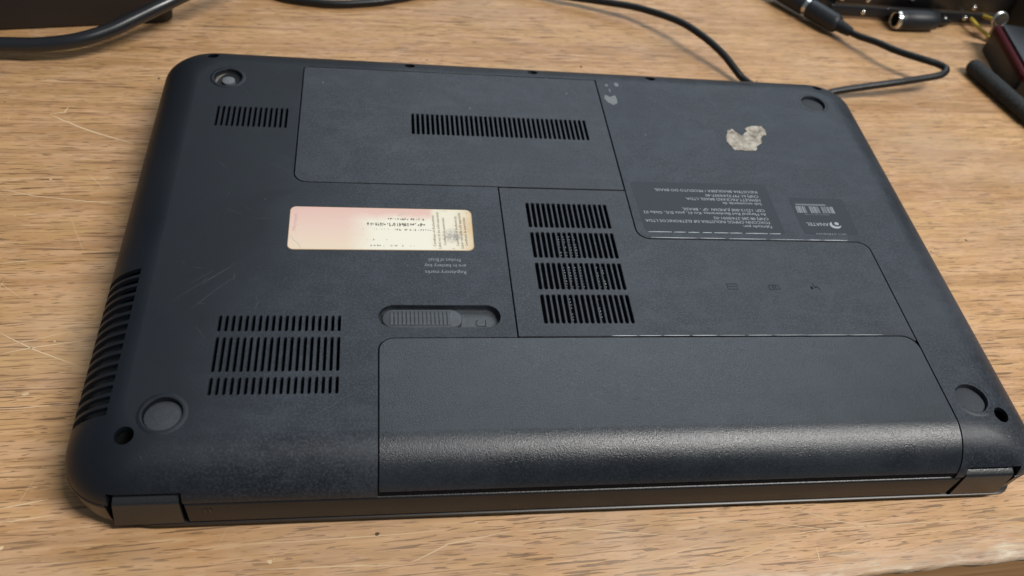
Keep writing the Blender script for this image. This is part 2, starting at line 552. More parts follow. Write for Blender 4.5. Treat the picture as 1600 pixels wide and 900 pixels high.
def plate(outer, holes, z, thick, bev, bevel_outer=True, skip_wall=None):
    """flat plate with bevelled openings; outer and holes are counter-clockwise loops.
    skip_wall(p, q) -> True leaves that outer edge without bevel"""
    mb = MB()
    loops = []
    top_outer = outer
    if bevel_outer:
        top_outer = offset(outer, -bev)
        if skip_wall:
            ins = offset(outer, -bev)
            n = len(outer)
            top_outer = [outer[i] if (skip_wall(outer[i - 1], outer[i]) or skip_wall(outer[i], outer[(i + 1) % n])) else ins[i] for i in range(n)]
    loops.append(top_outer)
    for h in holes:
        loops.append(offset(h, bev))
    pts = []
    edges = []
    for lp in loops:
        o = len(pts)
        pts += [Vector(p) for p in lp]
        edges += [(o + i, o + (i + 1) % len(lp)) for i in range(len(lp))]
    vv, ee, ff, _, _, _ = geometry.delaunay_2d_cdt(pts, edges, [], 1, 1e-6)
    boxes = [(min(p[0] for p in h), max(p[0] for p in h), min(p[1] for p in h), max(p[1] for p in h), h) for h in loops[1:]]
    def inside(x, y, lp):
        r = False
        for i in range(len(lp)):
            (xa, ya), (xb, yb) = lp[i - 1], lp[i]
            if (ya > y) != (yb > y) and x < (xb - xa) * (y - ya) / (yb - ya) + xa:
                r = not r
        return r
    keep = []
    for f in ff:
        cx = sum(vv[i].x for i in f) / len(f)
        cy = sum(vv[i].y for i in f) / len(f)
        if not inside(cx, cy, top_outer):
            continue
        if any(a < cx < b_ and c < cy < d and inside(cx, cy, h) for a, b_, c, d, h in boxes):
            continue
        keep.append(tuple(f))
    mb.add([(p.x, p.y, z) for p in vv], keep)
    def skirt(a, b, inner):
        n = len(a)
        v = [(x, y, z) for x, y in a] + [(x, y, z - bev) for x, y in b] + [(x, y, z - thick) for x, y in b]
        f = []
        for i in range(n):
            j = (i + 1) % n
            if not inner and skip_wall and skip_wall(outer[i], outer[j]):
                continue
            for s in (0, n):
                q = (s + i, s + n + i, s + n + j, s + j)
                f.append(q if not inner else tuple(reversed(q)))
        mb.add(v, f)
    skirt(top_outer, outer, False)
    for lp, h in zip(loops[1:], holes):
        skirt(lp, h, True)
    return mb

def strip(path, w, z, taper=True):
    """thin mark lying on a flat face"""
    P = [Vector((p[0], p[1])) for p in path]
    v = []
    n = len(P)
    for i, p in enumerate(P):
        t = (P[min(i + 1, n - 1)] - P[max(i - 1, 0)]).normalized()
        s = Vector((-t.y, t.x))
        k = w / 2 * (math.sin(math.pi * (i + 0.35) / (n - 0.3)) ** 0.6 if taper else 1.0)
        v += [(*(p + s * k), z), (*(p - s * k), z)]
    return v, [(2 * i, 2 * i + 1, 2 * i + 3, 2 * i + 2) for i in range(n - 1)]

def wiggle(a, b, n, amp):
    a = Vector(a)
    b = Vector(b)
    s = Vector((-(b - a).y, (b - a).x)).normalized()
    bow = random.uniform(-1, 1) * amp * 2
    return [tuple(a.lerp(b, i / (n - 1)) + s * (bow * math.sin(math.pi * i / (n - 1)) + random.uniform(-amp, amp) * 0.35)) for i in range(n)]

# ------------------------------------------------------------------ desk
DROT = math.radians(2.6)
desk = empty('wooden_desk', (100, 101.2, 0), 'worn tan wooden desk top covered in fine scratches, under everything', 'desk')
desk.rotation_euler = (0, 0, DROT)
def desk_xy(x, y):
    dx, dy = x - 100, y - 101.2
    c, s = math.cos(-DROT), math.sin(-DROT)
    return (dx * c - dy * s, dx * s + dy * c)
# slightly ragged, rounded front edge
mb = MB()
xs = [-700 + 4.0 * i for i in range(351)]
rows = []
for z, y in ((0.0, 900.0), (0.0, 1.6), (-0.35, 0.75), (-0.95, 0.3), (-1.8, 0.15), (-1.8, 6.0)):
    row = []
    for i, x in enumerate(xs):
        rg = 0.2 * math.sin(x * 0.071) + 0.15 * math.sin(x * 0.213 + 1.0) + random.uniform(-0.2, 0.2)
        row.append((x, y if y > 5 else y + rg * (1.0 if y < 2 else 0), z))
    rows.append(row)
mb.loft(rows, close=False, caps=(False, False))
mb.build('desk_top', 'wood', desk, 40)
mb = MB().box(-700, 700, 1.0, 900, -26, -1.85)
mb.build('desk_edge_board', 'wood_edge', desk)

sc_pale = MB()
sc_soft = MB()
sc_dark = MB()
PL = [
    ([(-227.7, 339.4), (-221, 335.0), (-214.1, 331.3), (-200, 325.0), (-186.7, 319.8)], 0.9),
    ([(-227.7, 339.4), (-221.5, 341.0), (-220.5, 345.5)], 0.8),
    ([(-235.7, 287.7), (-219.3, 283.4), (-184.9, 279.4)], 0.45),
    ([(-215.0, 209.6), (-200.8, 201.5), (-184.8, 194.4)], 0.55),
    ([(-212.4, 199.8), (-199, 203.2), (-185.1, 205.9)], 0.45),
    ([(-213.5, 203), (-200, 207.0), (-188, 211.0)], 0.3),
    ([(-206.0, 175.7), (-181.3, 177.8)], 0.3),
    ([(-196.0, 137.8), (-182.2, 140.6)], 0.5),
    ([(-194.7, 132.8), (-178.9, 134.8)], 0.5),
    ([(-113.7, 113.4), (-89.5, 113.3), (-64.6, 112.1)], 0.4),
    ([(-64.6, 113.2), (-51.6, 119.2), (-29.2, 122.8)], 0.5),
    ([(-114.5, 122.1), (-83.5, 122.9), (-51.3, 124.3)], 0.4),
    ([(-27.0, 122.7), (-6.5, 123.0), (28.7, 118.4)], 0.5),
    ([(63.1, 116.4), (88.8, 118.9), (119.9, 119.4), (168.4, 119.9)], 0.4),
    ([(74.4, 128.3), (90.0, 122.1), (105.1, 118.2)], 0.4),
    ([(65.0, 122.4), (88.6, 118.2)], 0.35),
    ([(80.1, 112.0), (79.6, 106.6)], 0.5),
    ([(17.6, 126.8), (64.8, 121.9)], 0.35),
    ([(13.9, 109.3), (41.3, 116.2)], 0.25),
]
for path, w in PL:
    full = []
    for a, b in zip(path, path[1:]):
        full += wiggle(a, b, 7, 0.12)[(0 if not full else 1):]
    full = [desk_xy(*p) for p in full]
    v, f = strip(full, w * 0.75, 0.03)
    sc_pale.add(v, f)
def in_laptop(x, y):
    return -165 < x < 165 and 135 < y < 352
cnt = 0
while cnt < 430:
    x, y = random.uniform(-300, 360), random.uniform(104, 500)
    if in_laptop(x, y):
        continue
    near = y < 135
    L = random.choice((3, 5, 8, 12, 18, 26, 40)) * random.uniform(0.6, 1.2)
    th = random.gauss(0.05, 0.16) if random.random() < 0.72 else random.uniform(0, math.pi)
    a = (x, y)
    b = (x + L * math.cos(th), y + L * math.sin(th))
    if min(a[1], b[1]) < 106:
        continue
    path = [desk_xy(*p) for p in wiggle(a, b, 7, 0.007 * L)]
    v, f = strip(path, random.uniform(0.07, 0.20) * (1.0 + (y - 110) / 700), 0.02 + 0.00008 * cnt)
    (sc_pale if random.random() < 0.4 else sc_soft).add(v, f)
    cnt += 1
def blob(x, y, r, z, sx=1.0):
    n = 8
    k = [random.uniform(0.55, 1.15) for _ in range(n)]
    v = [(x + sx * r * k[i] * math.cos(2 * math.pi * i / n), y + r * k[i] * math.sin(2 * math.pi * i / n), z) for i in range(n)]
    return v, [tuple(range(n))]
for i in range(150):
    x, y = random.uniform(-300, 360), random.uniform(108, 500)
    if in_laptop(x, y):
        continue
    q = desk_xy(x, y)
    v, f = blob(q[0], q[1], random.choice((0.25, 0.35, 0.5, 0.9)) * random.uniform(0.6, 1.1), 0.045 + 0.0001 * i, random.uniform(0.6, 1.6))
    (sc_pale if i % 3 == 0 else sc_soft if i % 3 == 1 else sc_dark).add(v, f)
for nm, m_, mt in (('pale_scratches', sc_pale, 'wood_scratch'), ('soft_scratches', sc_soft, 'wood_scratch_soft'), ('dark_nicks', sc_dark, 'wood_dent')):
    tag(m_.build(nm, mt, desk, fix=False), kind='stuff')

# ------------------------------------------------------------------ laptop, lying on its lid
H = 33.0
X0, X1, Y0, Y1 = -173.2, 171.6, 128.2, 359.2
AX, AYN, AYF = 18.5, 16.0, 18.5       # how far the rounding runs in from the sides, the near and the far edge
BZ = 15.0                             # how deep it runs down
RC = 18.5
RIN = 14.0
AXR = 18.5
RNR = 12.0                            # near-right corner is tighter
PE = 1.8                              # the rounding is a little flatter than an ellipse
BAT_L, BAT_R, BAT_T = -74.9, 132.4, 181.4
G = 0.36                              # half of a seam
laptop = empty('laptop', (0, 243, 0), 'scuffed black laptop lying upside down on its closed lid', 'laptop')
LP = bpy.data.objects.new('tmp', None)
def part(mb, name, mat, parent=None, smooth=None, fix=True):
    o = mb.build(name, mat, None, smooth, fix)
    return attach(o, parent)
def attach(o, parent=None):
    p = parent or laptop
    o.parent = p
    o.matrix_parent_inverse = Matrix.Identity(4)
    if p is laptop:
        o.matrix_parent_inverse = Matrix.Translation((0, -0.243, 0))
    return o

def outline(ixl, ixr, iyn, iyf, seg=14, r=None):
    """counter-clockwise from the near-left corner's end: insets on left, right, near, far"""
    r = RC if r is None else r
    pts = []
    def corner(cx, cy, a0, q=None):
        q = r if q is None else q
        for k in range(seg + 1):
            a = a0 + math.pi / 2 * k / seg
            pts.append((cx + q * math.cos(a), cy + q * math.sin(a)))
    rn = RIN + (r - RIN) * (RNR - RIN) / (RC - RIN)
    corner(X1 - ixr - rn, Y0 + iyn + rn, -math.pi / 2, rn)
    corner(X1 - ixr - r, Y1 - iyf - r, 0)
    corner(X0 + ixl + r, Y1 - iyf - r, math.pi / 2)
    corner(X0 + ixl + r, Y0 + iyn + r, math.pi)
    out = []
    for x, y in pts:                       # the case is not quite square
        u = max(0.0, (x - X0) / (X1 - X0))
        w = max(0.0, (y - Y0) / (Y1 - Y0))
        out.append((x - u ** 4 * (1 - min(1, w)) * 3.0, y + w ** 4 * (0.9 - 3.0 * u)))
    return out
def ins(t):
    return outline(AX * t, AXR * t, AYN * t, AYF * t, 14, RC + (RIN - RC) * t)

# rounded rim of the bottom case: open ring from battery bay round to battery bay
prof = []
NP = 22
for k in range(NP + 1):
    a = math.pi / 2 * k / NP
    prof.append((1 - math.sin(a) ** (2 / PE), H - BZ + BZ * max(0.0, math.cos(a)) ** (2 / PE)))           # t (inset share), z   top -> seam
inner = []
for k in range(NP // 2 + 1):
    a = math.pi / 2 * k / (NP // 2)
    inner.append((1 - math.sin(a) * 0.88, H - 2 - (BZ - 2) * (1 - math.cos(a))))
def prof_y(t):
    return Y0 + AYN * t
rings = [(t, z) for t, z in prof] + [(t, z) for t, z in reversed(inner)]
loops_by_station = []
def ring_loop(t, z):
    lp = ins(t)
    yv = prof_y(t)
    full = [(BAT_R + G, yv)] + lp + [(BAT_L - G, yv)]
    return [(x, y, z) for x, y in full]
mb = MB()
RL = [ring_loop(t, z) for t, z in rings]
nst = len(RL[0])
for s in range(nst):
    mb.v += [rl[s] for rl in RL]
m = len(RL)
for s in range(nst - 1):
    for k in range(m):
        k2 = (k + 1) % m
        mb.f.append((s * m + k, s * m + k2, (s + 1) * m + k2, (s + 1) * m + k))
mb.f.append(tuple(range(m)))
mb.f.append(tuple(reversed(range((nst - 1) * m, nst * m))))
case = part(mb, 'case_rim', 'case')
# openings in the rim: side vent slots, screw wells, hinge notches
cut = MB()
for i in range(15):
    y = 212.6 - i * 4.2
    lp = capsule(0, 19.9, 60, 2.85, 4)
    v = []
    n = len(lp)
    for x in (-190.0, -159.5):
        sh = 0.0
        for a, z in lp:
            v.append((x, y + a, z))
    cut.add(v, [tuple(range(n)), tuple(reversed(range(n, 2 * n)))] + [(k, (k + 1) % n, n + (k + 1) % n, n + k) for k in range(n)])
for x, y in ((-152.8, 144.6), (151.9, 145.6)):
    cut.cyl((x, y), 3.0, 22, 40, 28)
for x in (-150.6, -60.2, -0.3, 59.8, 150.2):
    cut.cyl((x, 345.9 - (x + 60) * 0.008), 2.5, 20, 40, 20)
cut.box(-157.5, -135.5, 100, 133.4, 10, 22.9)
cut.box(136.2, 157.8, 100, 133.4, 10, 22.9)
boolean(case, cut)
case.data.shade_smooth()
case.data.set_sharp_from_angle(angle=math.radians(28))

# flat bottom plate of the case with its openings
flat = ins(1.0)
opening = round_poly([
    (BAT_L - G, Y0 + AYN, 0), (BAT_L - G, BAT_T + G, 5.4), (-25.0 - G, BAT_T + G, 0), (-25.0 - G, 261.5 - G, 0),
    (-109.0 - G, 261.5 - G, 5.5), (-109.0 - G, 339.9 + G, 1.6), (30.1 + G, 339.9 + G, 0),
    (30.1 + G, 232.2 + G, 5.2), (BAT_R + G, 232.2 + G, 5.6), (BAT_R + G, Y0 + AYN, 0)])
# outer loop: right of the battery, round the case, then back along the opening
shell_loop = [(BAT_R + G, Y0 + AYN)] + flat[0:] + [(BAT_L - G, Y0 + AYN)] + opening[1:-1]
def rimedge(p, q):
    def on_open(a):
        return any(abs(a[0] - b[0]) < 1e-6 and abs(a[1] - b[1]) < 1e-6 for b in opening)
    return not (on_open(p) and on_open(q))
holes = []
for (y0, y1) in ((184.8, 191.7), (167.8, 182.2), (158.7, 165.5)):       # vent by the near-left foot
    for i in range(19):
        holes.append(capsule(-129.4 + i * 40.6 / 18, y0, y1, 0.98))
for i in range(14):                                                     # vent by the far-left foot
    holes.append(capsule(-143.5 + i * 28.8 / 13, 295.0, 308.4, 0.92))
FEET = [(-142.0, 328.8), (142.0, 328.9), (-142.6, 151.9), (142.7, 152.6)]
for x, y in FEET:
    holes.append(circle(x, y, 6.1))
LX0, LX1, LY0, LY1 = -75.0, -30.8, 186.4, 196.6
latch_hole = round_poly([(LX0, LY0, 5.08), (LX1, LY0, 5.08), (LX1, LY1, 5.08), (LX0, LY1, 5.08)], 10)
holes.append(latch_hole)
holes = [h if area2(h) > 0 else h[::-1] for h in holes]
if area2(shell_loop) < 0:
    shell_loop = shell_loop[::-1]
mb = plate(shell_loop, holes, H, 2.0, 0.16, True, rimedge)
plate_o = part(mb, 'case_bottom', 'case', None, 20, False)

# memory cover
mem = round_poly([(-109.0, 261.5, 5.2), (30.1 - 0.1, 261.5, 0.5), (30.0, 339.9, 0.5), (-109.0, 339.9, 1.4)])
mh = [capsule(-59.9 + i * 79.2 / 36, 293.9, 308.4, 1.12) for i in range(37)]
part(plate(mem, mh, H - 0.03, 2.0, 0.18), 'memory_cover', 'cover', None, 20, False)
# wireless cover
wl = round_poly([(-25.0, BAT_T + 2 * G - 0.05, 0.4), *[(BAT_R - 6 + 6.6 * math.cos(math.radians(a_)), BAT_T - 6.02 + 6.6 * math.sin(math.radians(a_)), 0) for a_ in (90, 80, 70, 60, 50, 40)], (BAT_R, BAT_T - 1.9, 0), (BAT_R, 232.2, 5.2), (30.1, 232.2, 5.6), (30.1, 261.5 - 2 * G, 0.4), (-25.0, 261.5 - 2 * G, 0.4)])
wh = []
for (y0, y1) in ((237.7, 252.0), (221.0, 235.1), (204.6, 218.4), (188.1, 202.1)):
    for i in range(16):
        wh.append(capsule(-14.0 + i * 33.3 / 15, y0, y1, 1.22))
part(plate(wl, wh, H - 0.02, 2.0, 0.2), 'wireless_cover', 'cover', None, 20, False)

# battery: flat top running into the rounded near edge, rounded far corners
st = []
rl, rr = 5.2, 6.0
yy = BAT_T
ys = [BAT_T - d for d in (0, 0.12, 0.35, 0.7, 1.1, 1.6, 2.2, 2.9, 3.7, 4.6, 5.4, 6.2, 12, 24)] + [Y0 + AYN]
def xl(y):
    d = BAT_T - y
    return BAT_L + (rl - math.sqrt(max(0, rl * rl - (rl - d) ** 2)) if d < rl else 0)
def xr(y):
    d = BAT_T - y
    return BAT_R - (rr - math.sqrt(max(0, rr * rr - (rr - d) ** 2)) if d < rr else 0)
for y in ys:
    st.append((xl(y), xr(y), y, H - 0.02, 0.0, 1.0))
for k in range(1, NP * 2):
    a = math.pi / 2 * k / (NP * 2)
    sn, cs = math.sin(a) ** (2 / PE), math.cos(a) ** (2 / PE)
    z = H - BZ + BZ * cs - 0.02
    if z < 20.2:
        break
    nv = Vector((-(sn ** (PE - 1)) / AYN, cs ** (PE - 1) / BZ)).normalized()
    st.append((BAT_L, BAT_R, Y0 + AYN * (1 - sn), z, nv.x, nv.y))
b = 0.2
rows = []
first = st[0]
rows.append([(first[0] + 0.3, first[2] + b, H - 2.2)] * 2 + [(first[0] + 0.3, first[2] + b, H - b)] + [(first[1] - 0.3, first[2] + b, H - b)] + [(first[1] - 0.3, first[2] + b, H - 2.2)] * 2)
for (a0, a1, y, z, ny, nz) in st:
    rows.append([(a0 - 0.0, y - ny * 2.0, z - nz * 2.0), (a0, y - ny * b, z - nz * b), (a0 + b, y, z), (a1 - b, y, z), (a1, y - ny * b, z - nz * b), (a1, y - ny * 2.0, z - nz * 2.0)])
last = st[-1]
rows.append([(last[0], last[2] + 0.2, last[3] - 0.25)] * 2 + [(last[0] + b, last[2] + 0.2, last[3] - 0.25), (last[1] - b, last[2] + 0.2, last[3] - 0.25)] + [(last[1], last[2] + 0.2, last[3] - 0.25)] * 2)
rows.append([(p[0], p[1] + 3.0, p[2]) for p in rows[-1]])
mb = MB().loft(rows, close=False, caps=(False, False))
part(mb, 'battery', 'battery', None, 28)

# dark inside of the machine, below slots and seams
mb = MB()
mb.loft([[(x, y, z) for x, y in outline(24, 24, 20, 24, 8, RIN)] for z in (18.5, 25.5)])
part(mb, 'inner_chassis', 'inside')
mb = MB().box(BAT_L - 4, BAT_R + 4, Y0 + 0.6, Y0 + 30, 17.9, 19.7)
part(mb, 'battery_bay_floor', 'inside')

# heat sink fins glinting through the slots of the wireless cover
mb = MB()
for row, (y0, y1) in enumerate(((221.0, 235.1), (204.6, 218.4), (188.1, 202.1))):
    cols = ((5, 6, 7, 8), (5, 6, 7, 8, 11, 12), (5, 10))[row]
    for c in cols:
        x = -14.0 + c * 33.3 / 15
        k = 9
        for j in range(k):
            if random.random() < (0.12 if c < 9 else 0.3):
                continue
            y = y0 + 1.2 + (y1 - y0 - 2.4) * j / (k - 1)
            s = random.uniform(0.22, 0.36)
            mb.lathe([(0, 31.4 + s), (s * 0.8, 31.4 + s * 0.6), (s, 31.4), (0, 31.2)], 6, (x - 0.05, y))
tag(part(mb, 'heat_sink_beads', 'fin', None, 60), kind='stuff')

# ---- lower half: keyboard case, hinge bar, hinges, lid
def rr_loop(i, z):
    return [(x, y, z) for x, y in outline(i, i, i, i, 14, RC - i * 0.3)]
mb = MB().loft([rr_loop(i, z) for i, z in ((1.8, 17.8), (0.5, 17.75), (-0.15, 17.45), (-0.32, 17.0), (-0.2, 16.0), (0.0, 13.0), (0.2, 9.0), (0.6, 6.0), (1.3, 3.8), (2.6, 2.2), (4.5, 1.8))])
kb = part(mb, 'keyboard_case', 'side')
c2 = MB().box(-158.6, 157.6, 100, 136, 0, 30)
boolean(kb, c2)
kb.data.shade_smooth()
kb.data.set_sharp_from_angle(angle=math.radians(35))
def lid_loop(i, z):
    return [(x, y, z) for x, y in outline(i + 1.2, i + 1.2, i - 2.6, i, 14, 27)]
mb = MB().loft([lid_loop(i, z) for i, z in ((5.0, 5.3), (2.4, 5.28), (1.9, 5.05), (1.8, 4.5), (2.2, 3.6), (3.4, 2.0), (6.0, 0.7), (10.0, 0.12), (16, 0.0))])
lid = part(mb, 'lid', 'lid', None, 40)
lid.location.y -= 0.0012 * 0
# hinge bar across the near side
def bar(x0, x1, prof_, sl0=0.0, sl1=0.0):
    """profile of (y, z) swept along x, ends may slant with z"""
    n = len(prof_)
    v = [(x0 + sl0 * (17.5 - z), y, z) for y, z in prof_] + [(x1 + sl1 * (17.5 - z), y, z) for y, z in prof_]
    return MB().add(v, [tuple(range(n)), tuple(reversed(range(n, 2 * n)))] + [(i, (i + 1) % n, n + (i + 1) % n, n + i) for i in range(n)])
barp = [(137, 17.3), (129.2, 17.3), (128.7, 17.2), (128.35, 16.9), (128.2, 16.4), (127.9, 10.0), (127.7, 6.6), (128.2, 6.2), (137, 6.2)]
part(bar(-135.2, 135.9, barp, 0.03, -0.1), 'hinge_bar', 'side', None, 50)
hp = [(137, 20.8), (132.4, 20.5), (131.7, 20.35), (128.9, 19.0), (128.4, 18.5), (128.2, 17.6), (127.8, 10.0), (127.6, 6.0), (128.1, 5.6), (137, 5.6)]
for x0, x1, s0, s1 in ((-156.4, -136.6, -0.12, 0.0), (137.2, 156.6, 0.0, 0.03)):
    part(bar(x0, x1, hp, s0, s1), 'hinge', 'hinge', None, 50)
# two tiny notches moulded in the bar's left end
mb = MB()
for x in (-129.5, -127.9):
    mb.box(x, x + 0.5, 127.75, 128.6, 12.0, 14.5)
part(mb, 'moulded_tick', 'hinge')
# screw wells
for x, y in ((-152.8, 144.6), (151.9, 145.6)):
    mb = MB().lathe([(3.02, 29.5), (2.9, 24.0), (0, 23.6)], 24, (x, y))
    w = part(mb, 'screw_well', 'inside')
    mb = MB().lathe([(0, 25.3), (1.0, 25.2), (1.9, 24.8), (2.1, 24.2), (2.1, 23.7)], 16, (x, y))
    part(mb, 'screw', 'board', w)
for x in (-150.6, -60.2, -0.3, 59.8, 150.2):
    mb = MB().lathe([(2.5, 29.0), (2.4, 25.0), (0, 24.8)], 16, (x, 345.9 - (x + 60) * 0.008))
    part(mb, 'edge_screw_well', 'inside')

# rubber feet in dished recesses
for k, (x, y) in enumerate(FEET):
    mb = MB().lathe([(6.1, H - 1.0), (5.9, H - 1.9), (5.2, H - 2.1), (0, H - 2.1)], 36, (x, y))
    dish = part(mb, 'foot_recess', 'rubber_dark' if k in (0,) else 'case', None, 40)
    # low moulded rim round the recess
    mb = MB().lathe([(6.15, H - 0.2), (6.2, H + 0.22), (6.6, H + 0.32), (7.3, H + 0.16), (8.2, H - 0.1)], 40, (x, y))
    part(mb, 'foot_rim', 'case', dish, 60)
    if k == 0:
        mb = MB().lathe([(0, H - 0.1), (2.2, H - 0.15), (2.7, H - 0.45), (2.8, H - 2.0)], 28, (x + 0.3, y - 1.4))
        part(mb, 'rubber_foot', 'rubber_light', None, 50)
        # crescent of old glue left in the recess
        v = []
        n = 12
        for i in range(n + 1):
            a = math.radians(100 + 110 * i / n)
            wd = 1.3 * math.sin(math.pi * i / n) + 0.05
            v += [(x + 5.7 * math.cos(a), y + 5.7 * math.sin(a), H - 1.85), (x + (5.7 - wd) * math.cos(a), y + (5.7 - wd) * math.sin(a), H - 1.85)]
        part(MB().add(v, [(2 * i, 2 * i + 1, 2 * i + 3, 2 * i + 2) for i in range(n)]), 'glue_crescent', 'glue', None, fix=False)
    else:
        # worn pad, pressed askew: flush with the case on one side, sunk on the other
        tx, ty = ((0, 0), (0.55, 0.83), (-0.35, 0.93), (0.62, 0.78))[k]
        mb = MB().lathe([(0, 0.22), (2.7, 0.2), (3.1, 0.12), (3.4, 0.0), (5.2, -0.06), (5.75, -0.3), (5.85, -1.6)], 36)
        mb.v = [(x + px - 0.12 * tx, y + py - 0.12 * ty, H - 0.8 + pz - 0.11 * (px * tx + py * ty) * (1 if pz > -1 else 0)) for px, py, pz in mb.v]
        part(mb, 'rubber_foot', 'rubber', None, 50)

# battery release latch in its recess
deep = H - 3.0
mb = MB()
lo = latch_hole if area2(latch_hole) > 0 else latch_hole[::-1]
mb.loft([[(x, y, H - 1.9) for x, y in lo], [(x, y, deep) for x, y in lo]], caps=(False, True))
recess = part(mb, 'latch_recess', 'latch', None, 40)
sl_loop = round_poly([(-73.9, 186.75, 4.25), (-44.8, 186.75, 4.25), (-44.8, 195.35, 4.25), (-73.9, 195.35, 4.25)], 10)
sl_loop = sl_loop if area2(sl_loop) > 0 else sl_loop[::-1]
mb = MB()
mb.loft([[(x, y, z) for x, y in offset(sl_loop, -d)] for d, z in ((0.0, deep), (0.0, H - 1.25), (0.25, H - 0.95), (0.55, H - 0.85))])
slider = part(mb, 'release_slider', 'latch', None, 30)
rib0 = None
for i in range(15):
    x = -70.4 + i * 1.47
    if rib0 is None:
        mbr = MB()
        mbr.loft([[(sx * a, sy * c_, z) for sx, sy in ((-1, -1), (1, -1), (1, 1), (-1, 1))] for a, c_, z in ((0.62, 3.2, -0.1), (0.58, 3.15, 0.22), (0.45, 3.0, 0.32))])
        rib0 = mbr.mesh('ridge')
        rib0.materials.append(M['latch'])
    r_ = bpy.data.objects.new('ridge', rib0)
    COL.objects.link(r_)
    r_.parent = slider
    r_.location = Vector((x, 191.1, H - 0.85)) * MM
mb = MB()
for dx in (0.0, 3.6):
    v, f = strip([(-39.6 + dx + (0.0 if dx else 0.6), 191.8), (-39.6 + dx, 191.0), (-39.6 + dx, 189.8), (-39.6 + dx + (0.0 if dx else 0.6), 189.0)], 0.3, deep + 0.05, False)
    mb.add(v, f)
v, f = strip([(-39.0, 189.0), (-36.0, 189.0)], 0.25, deep + 0.05, False)
mb.add(v, f)
part(mb, 'unlock_mark', 'engrave', recess, fix=False)

# ---- labels and print
bfont = None
def text_mesh(s, height, width=None, spacing=1.0):
    cu = bpy.data.curves.new('txt', 'FONT')
    cu.body = s
    cu.size = 1.0
    cu.resolution_u = 2
    cu.space_character = spacing
    o = bpy.data.objects.new('txt', cu)
    COL.objects.link(o)
    bpy.context.view_layer.update()
    dg = bpy.context.evaluated_depsgraph_get()
    me = bpy.data.meshes.new_from_object(o.evaluated_get(dg))
    bpy.data.objects.remove(o)
    bpy.data.curves.remove(cu)
    xs_ = [v.co.x for v in me.vertices]
    x0, x1 = min(xs_), max(xs_)
    sy = height / 0.70                      # capital height of the built-in face is about 0.7
    sx = width / (x1 - x0) if width else sy
    me.transform(Matrix.Diagonal((sx * MM, sy * MM, 1, 1)) @ Matrix.Translation((-x0, 0, 0)))
    return me
def text(s, x, y, h, width, mat, z, rot=180, parent=None, name='printed_line'):
    """left end of the baseline at (x, y); rot in degrees"""
    me = text_mesh(s, h, width)
    me.transform(Matrix.Translation((x * MM, y * MM, z * MM)) @ Matrix.Rotation(math.radians(rot), 4, 'Z'))
    me.materials.append(M[mat])
    o = bpy.data.objects.new(name, me)
    COL.objects.link(o)
    return attach(o, parent)

def sheet(loop, z, t, mat, name, edge=None):
    lp = loop if area2(loop) > 0 else loop[::-1]
    mb = MB().prism(lp, z, z + t)
    return part(mb, name, mat)

# black maker's label, read from the far side
lab = sheet(round_poly([(34.4, 236.2, 3.0), (96.5, 236.4, 1.0), (96.5, 267.2, 1.0), (33.6, 266.8, 1.0)]), H, 0.05, 'label_black', 'maker_label')
lab['label'] = 'black label printed with grey maker and address lines'
ZT = H + 0.09
for s, xr_, xl_, yt in (
        ('Fabricado por:', 91.4, 78.5, 240.3),
        ('FOXCONN CMMSG INDUSTRIA DE ELETRONICOS LTDA', 91.3, 35.6, 242.8),
        ('CNPJ 08.285.374/0001-02', 91.4, 66.4, 245.1),
        ('Av Marginal Rod Bandeirantes, Km 61, pista SUL, Gleba 02', 91.2, 35.8, 247.8),
        ('CEP: 13213-008 JUNDIAI -SP - BRASIL', 91.3, 53.6, 250.2),
        ('Sob encomenda de', 91.1, 73.1, 254.3),
        ('HEWLETT-PACKARD BRASIL LTDA.', 91.2, 56.7, 256.7),
        ('CNPJ 61.797.924/0007-40', 91.1, 66.4, 259.1),
        ('INDUSTRIA BRASILEIRA / PRODUTO DO BRASIL', 91.3, 43.6, 261.9)):
    text(s, xr_, yt + 0.75, 1.55, xr_ - xl_, 'print_pale', ZT, 180, lab)
# pale rim of that label along its near side
mb = MB()
x = 35.5
while x < 92:
    L = random.uniform(4, 11)
    v, f = strip([(x, 236.25), (x + L * 0.5, 236.3), (min(x + L, 94), 236.3)], 0.38, H + 0.08)
    mb.add(v, f)
    x += L + random.uniform(0.3, 1.6)
part(mb, 'pale_rim', 'pale_line', lab, fix=False)

lab2 = sheet(round_poly([(105.6, 236.6, 0.6), (131.0, 236.6, 2.0), (131.0, 259.0, 1.0), (105.0, 259.0, 0.6)]), H, 0.05, 'label_black', 'approval_label')
lab2['label'] = 'small black label with barcode and round emblem'
mb = MB()
x = 106.6
while x < 124.6:
    w = random.choice((0.22, 0.3, 0.45, 0.7))
    if not (111.2 < x < 112.4 or 117.6 < x < 118.4):
        mb.box(x, min(x + w, 124.8), 249.5, 253.6, H + 0.05, H + 0.09)
    x += w + random.choice((0.2, 0.28, 0.4, 0.5))
part(mb, 'barcode', 'print_grey', lab2)
mb = MB().box(107.2, 121.5, 254.2, 255.2, H + 0.05, H + 0.08)
part(mb, 'faint_bar', 'print_faint', lab2)
text('0364-10-2198', 121.0, 249.0, 0.9, 11.5, 'print_faint', ZT, 180, lab2)
text('ANATEL', 118.6, 243.4, 1.9, 10.4, 'print_pale', ZT, 180, lab2)
text('(01) 07898094', 124.6, 237.1, 0.8, 14.0, 'print_grey', ZT, 180, lab2)
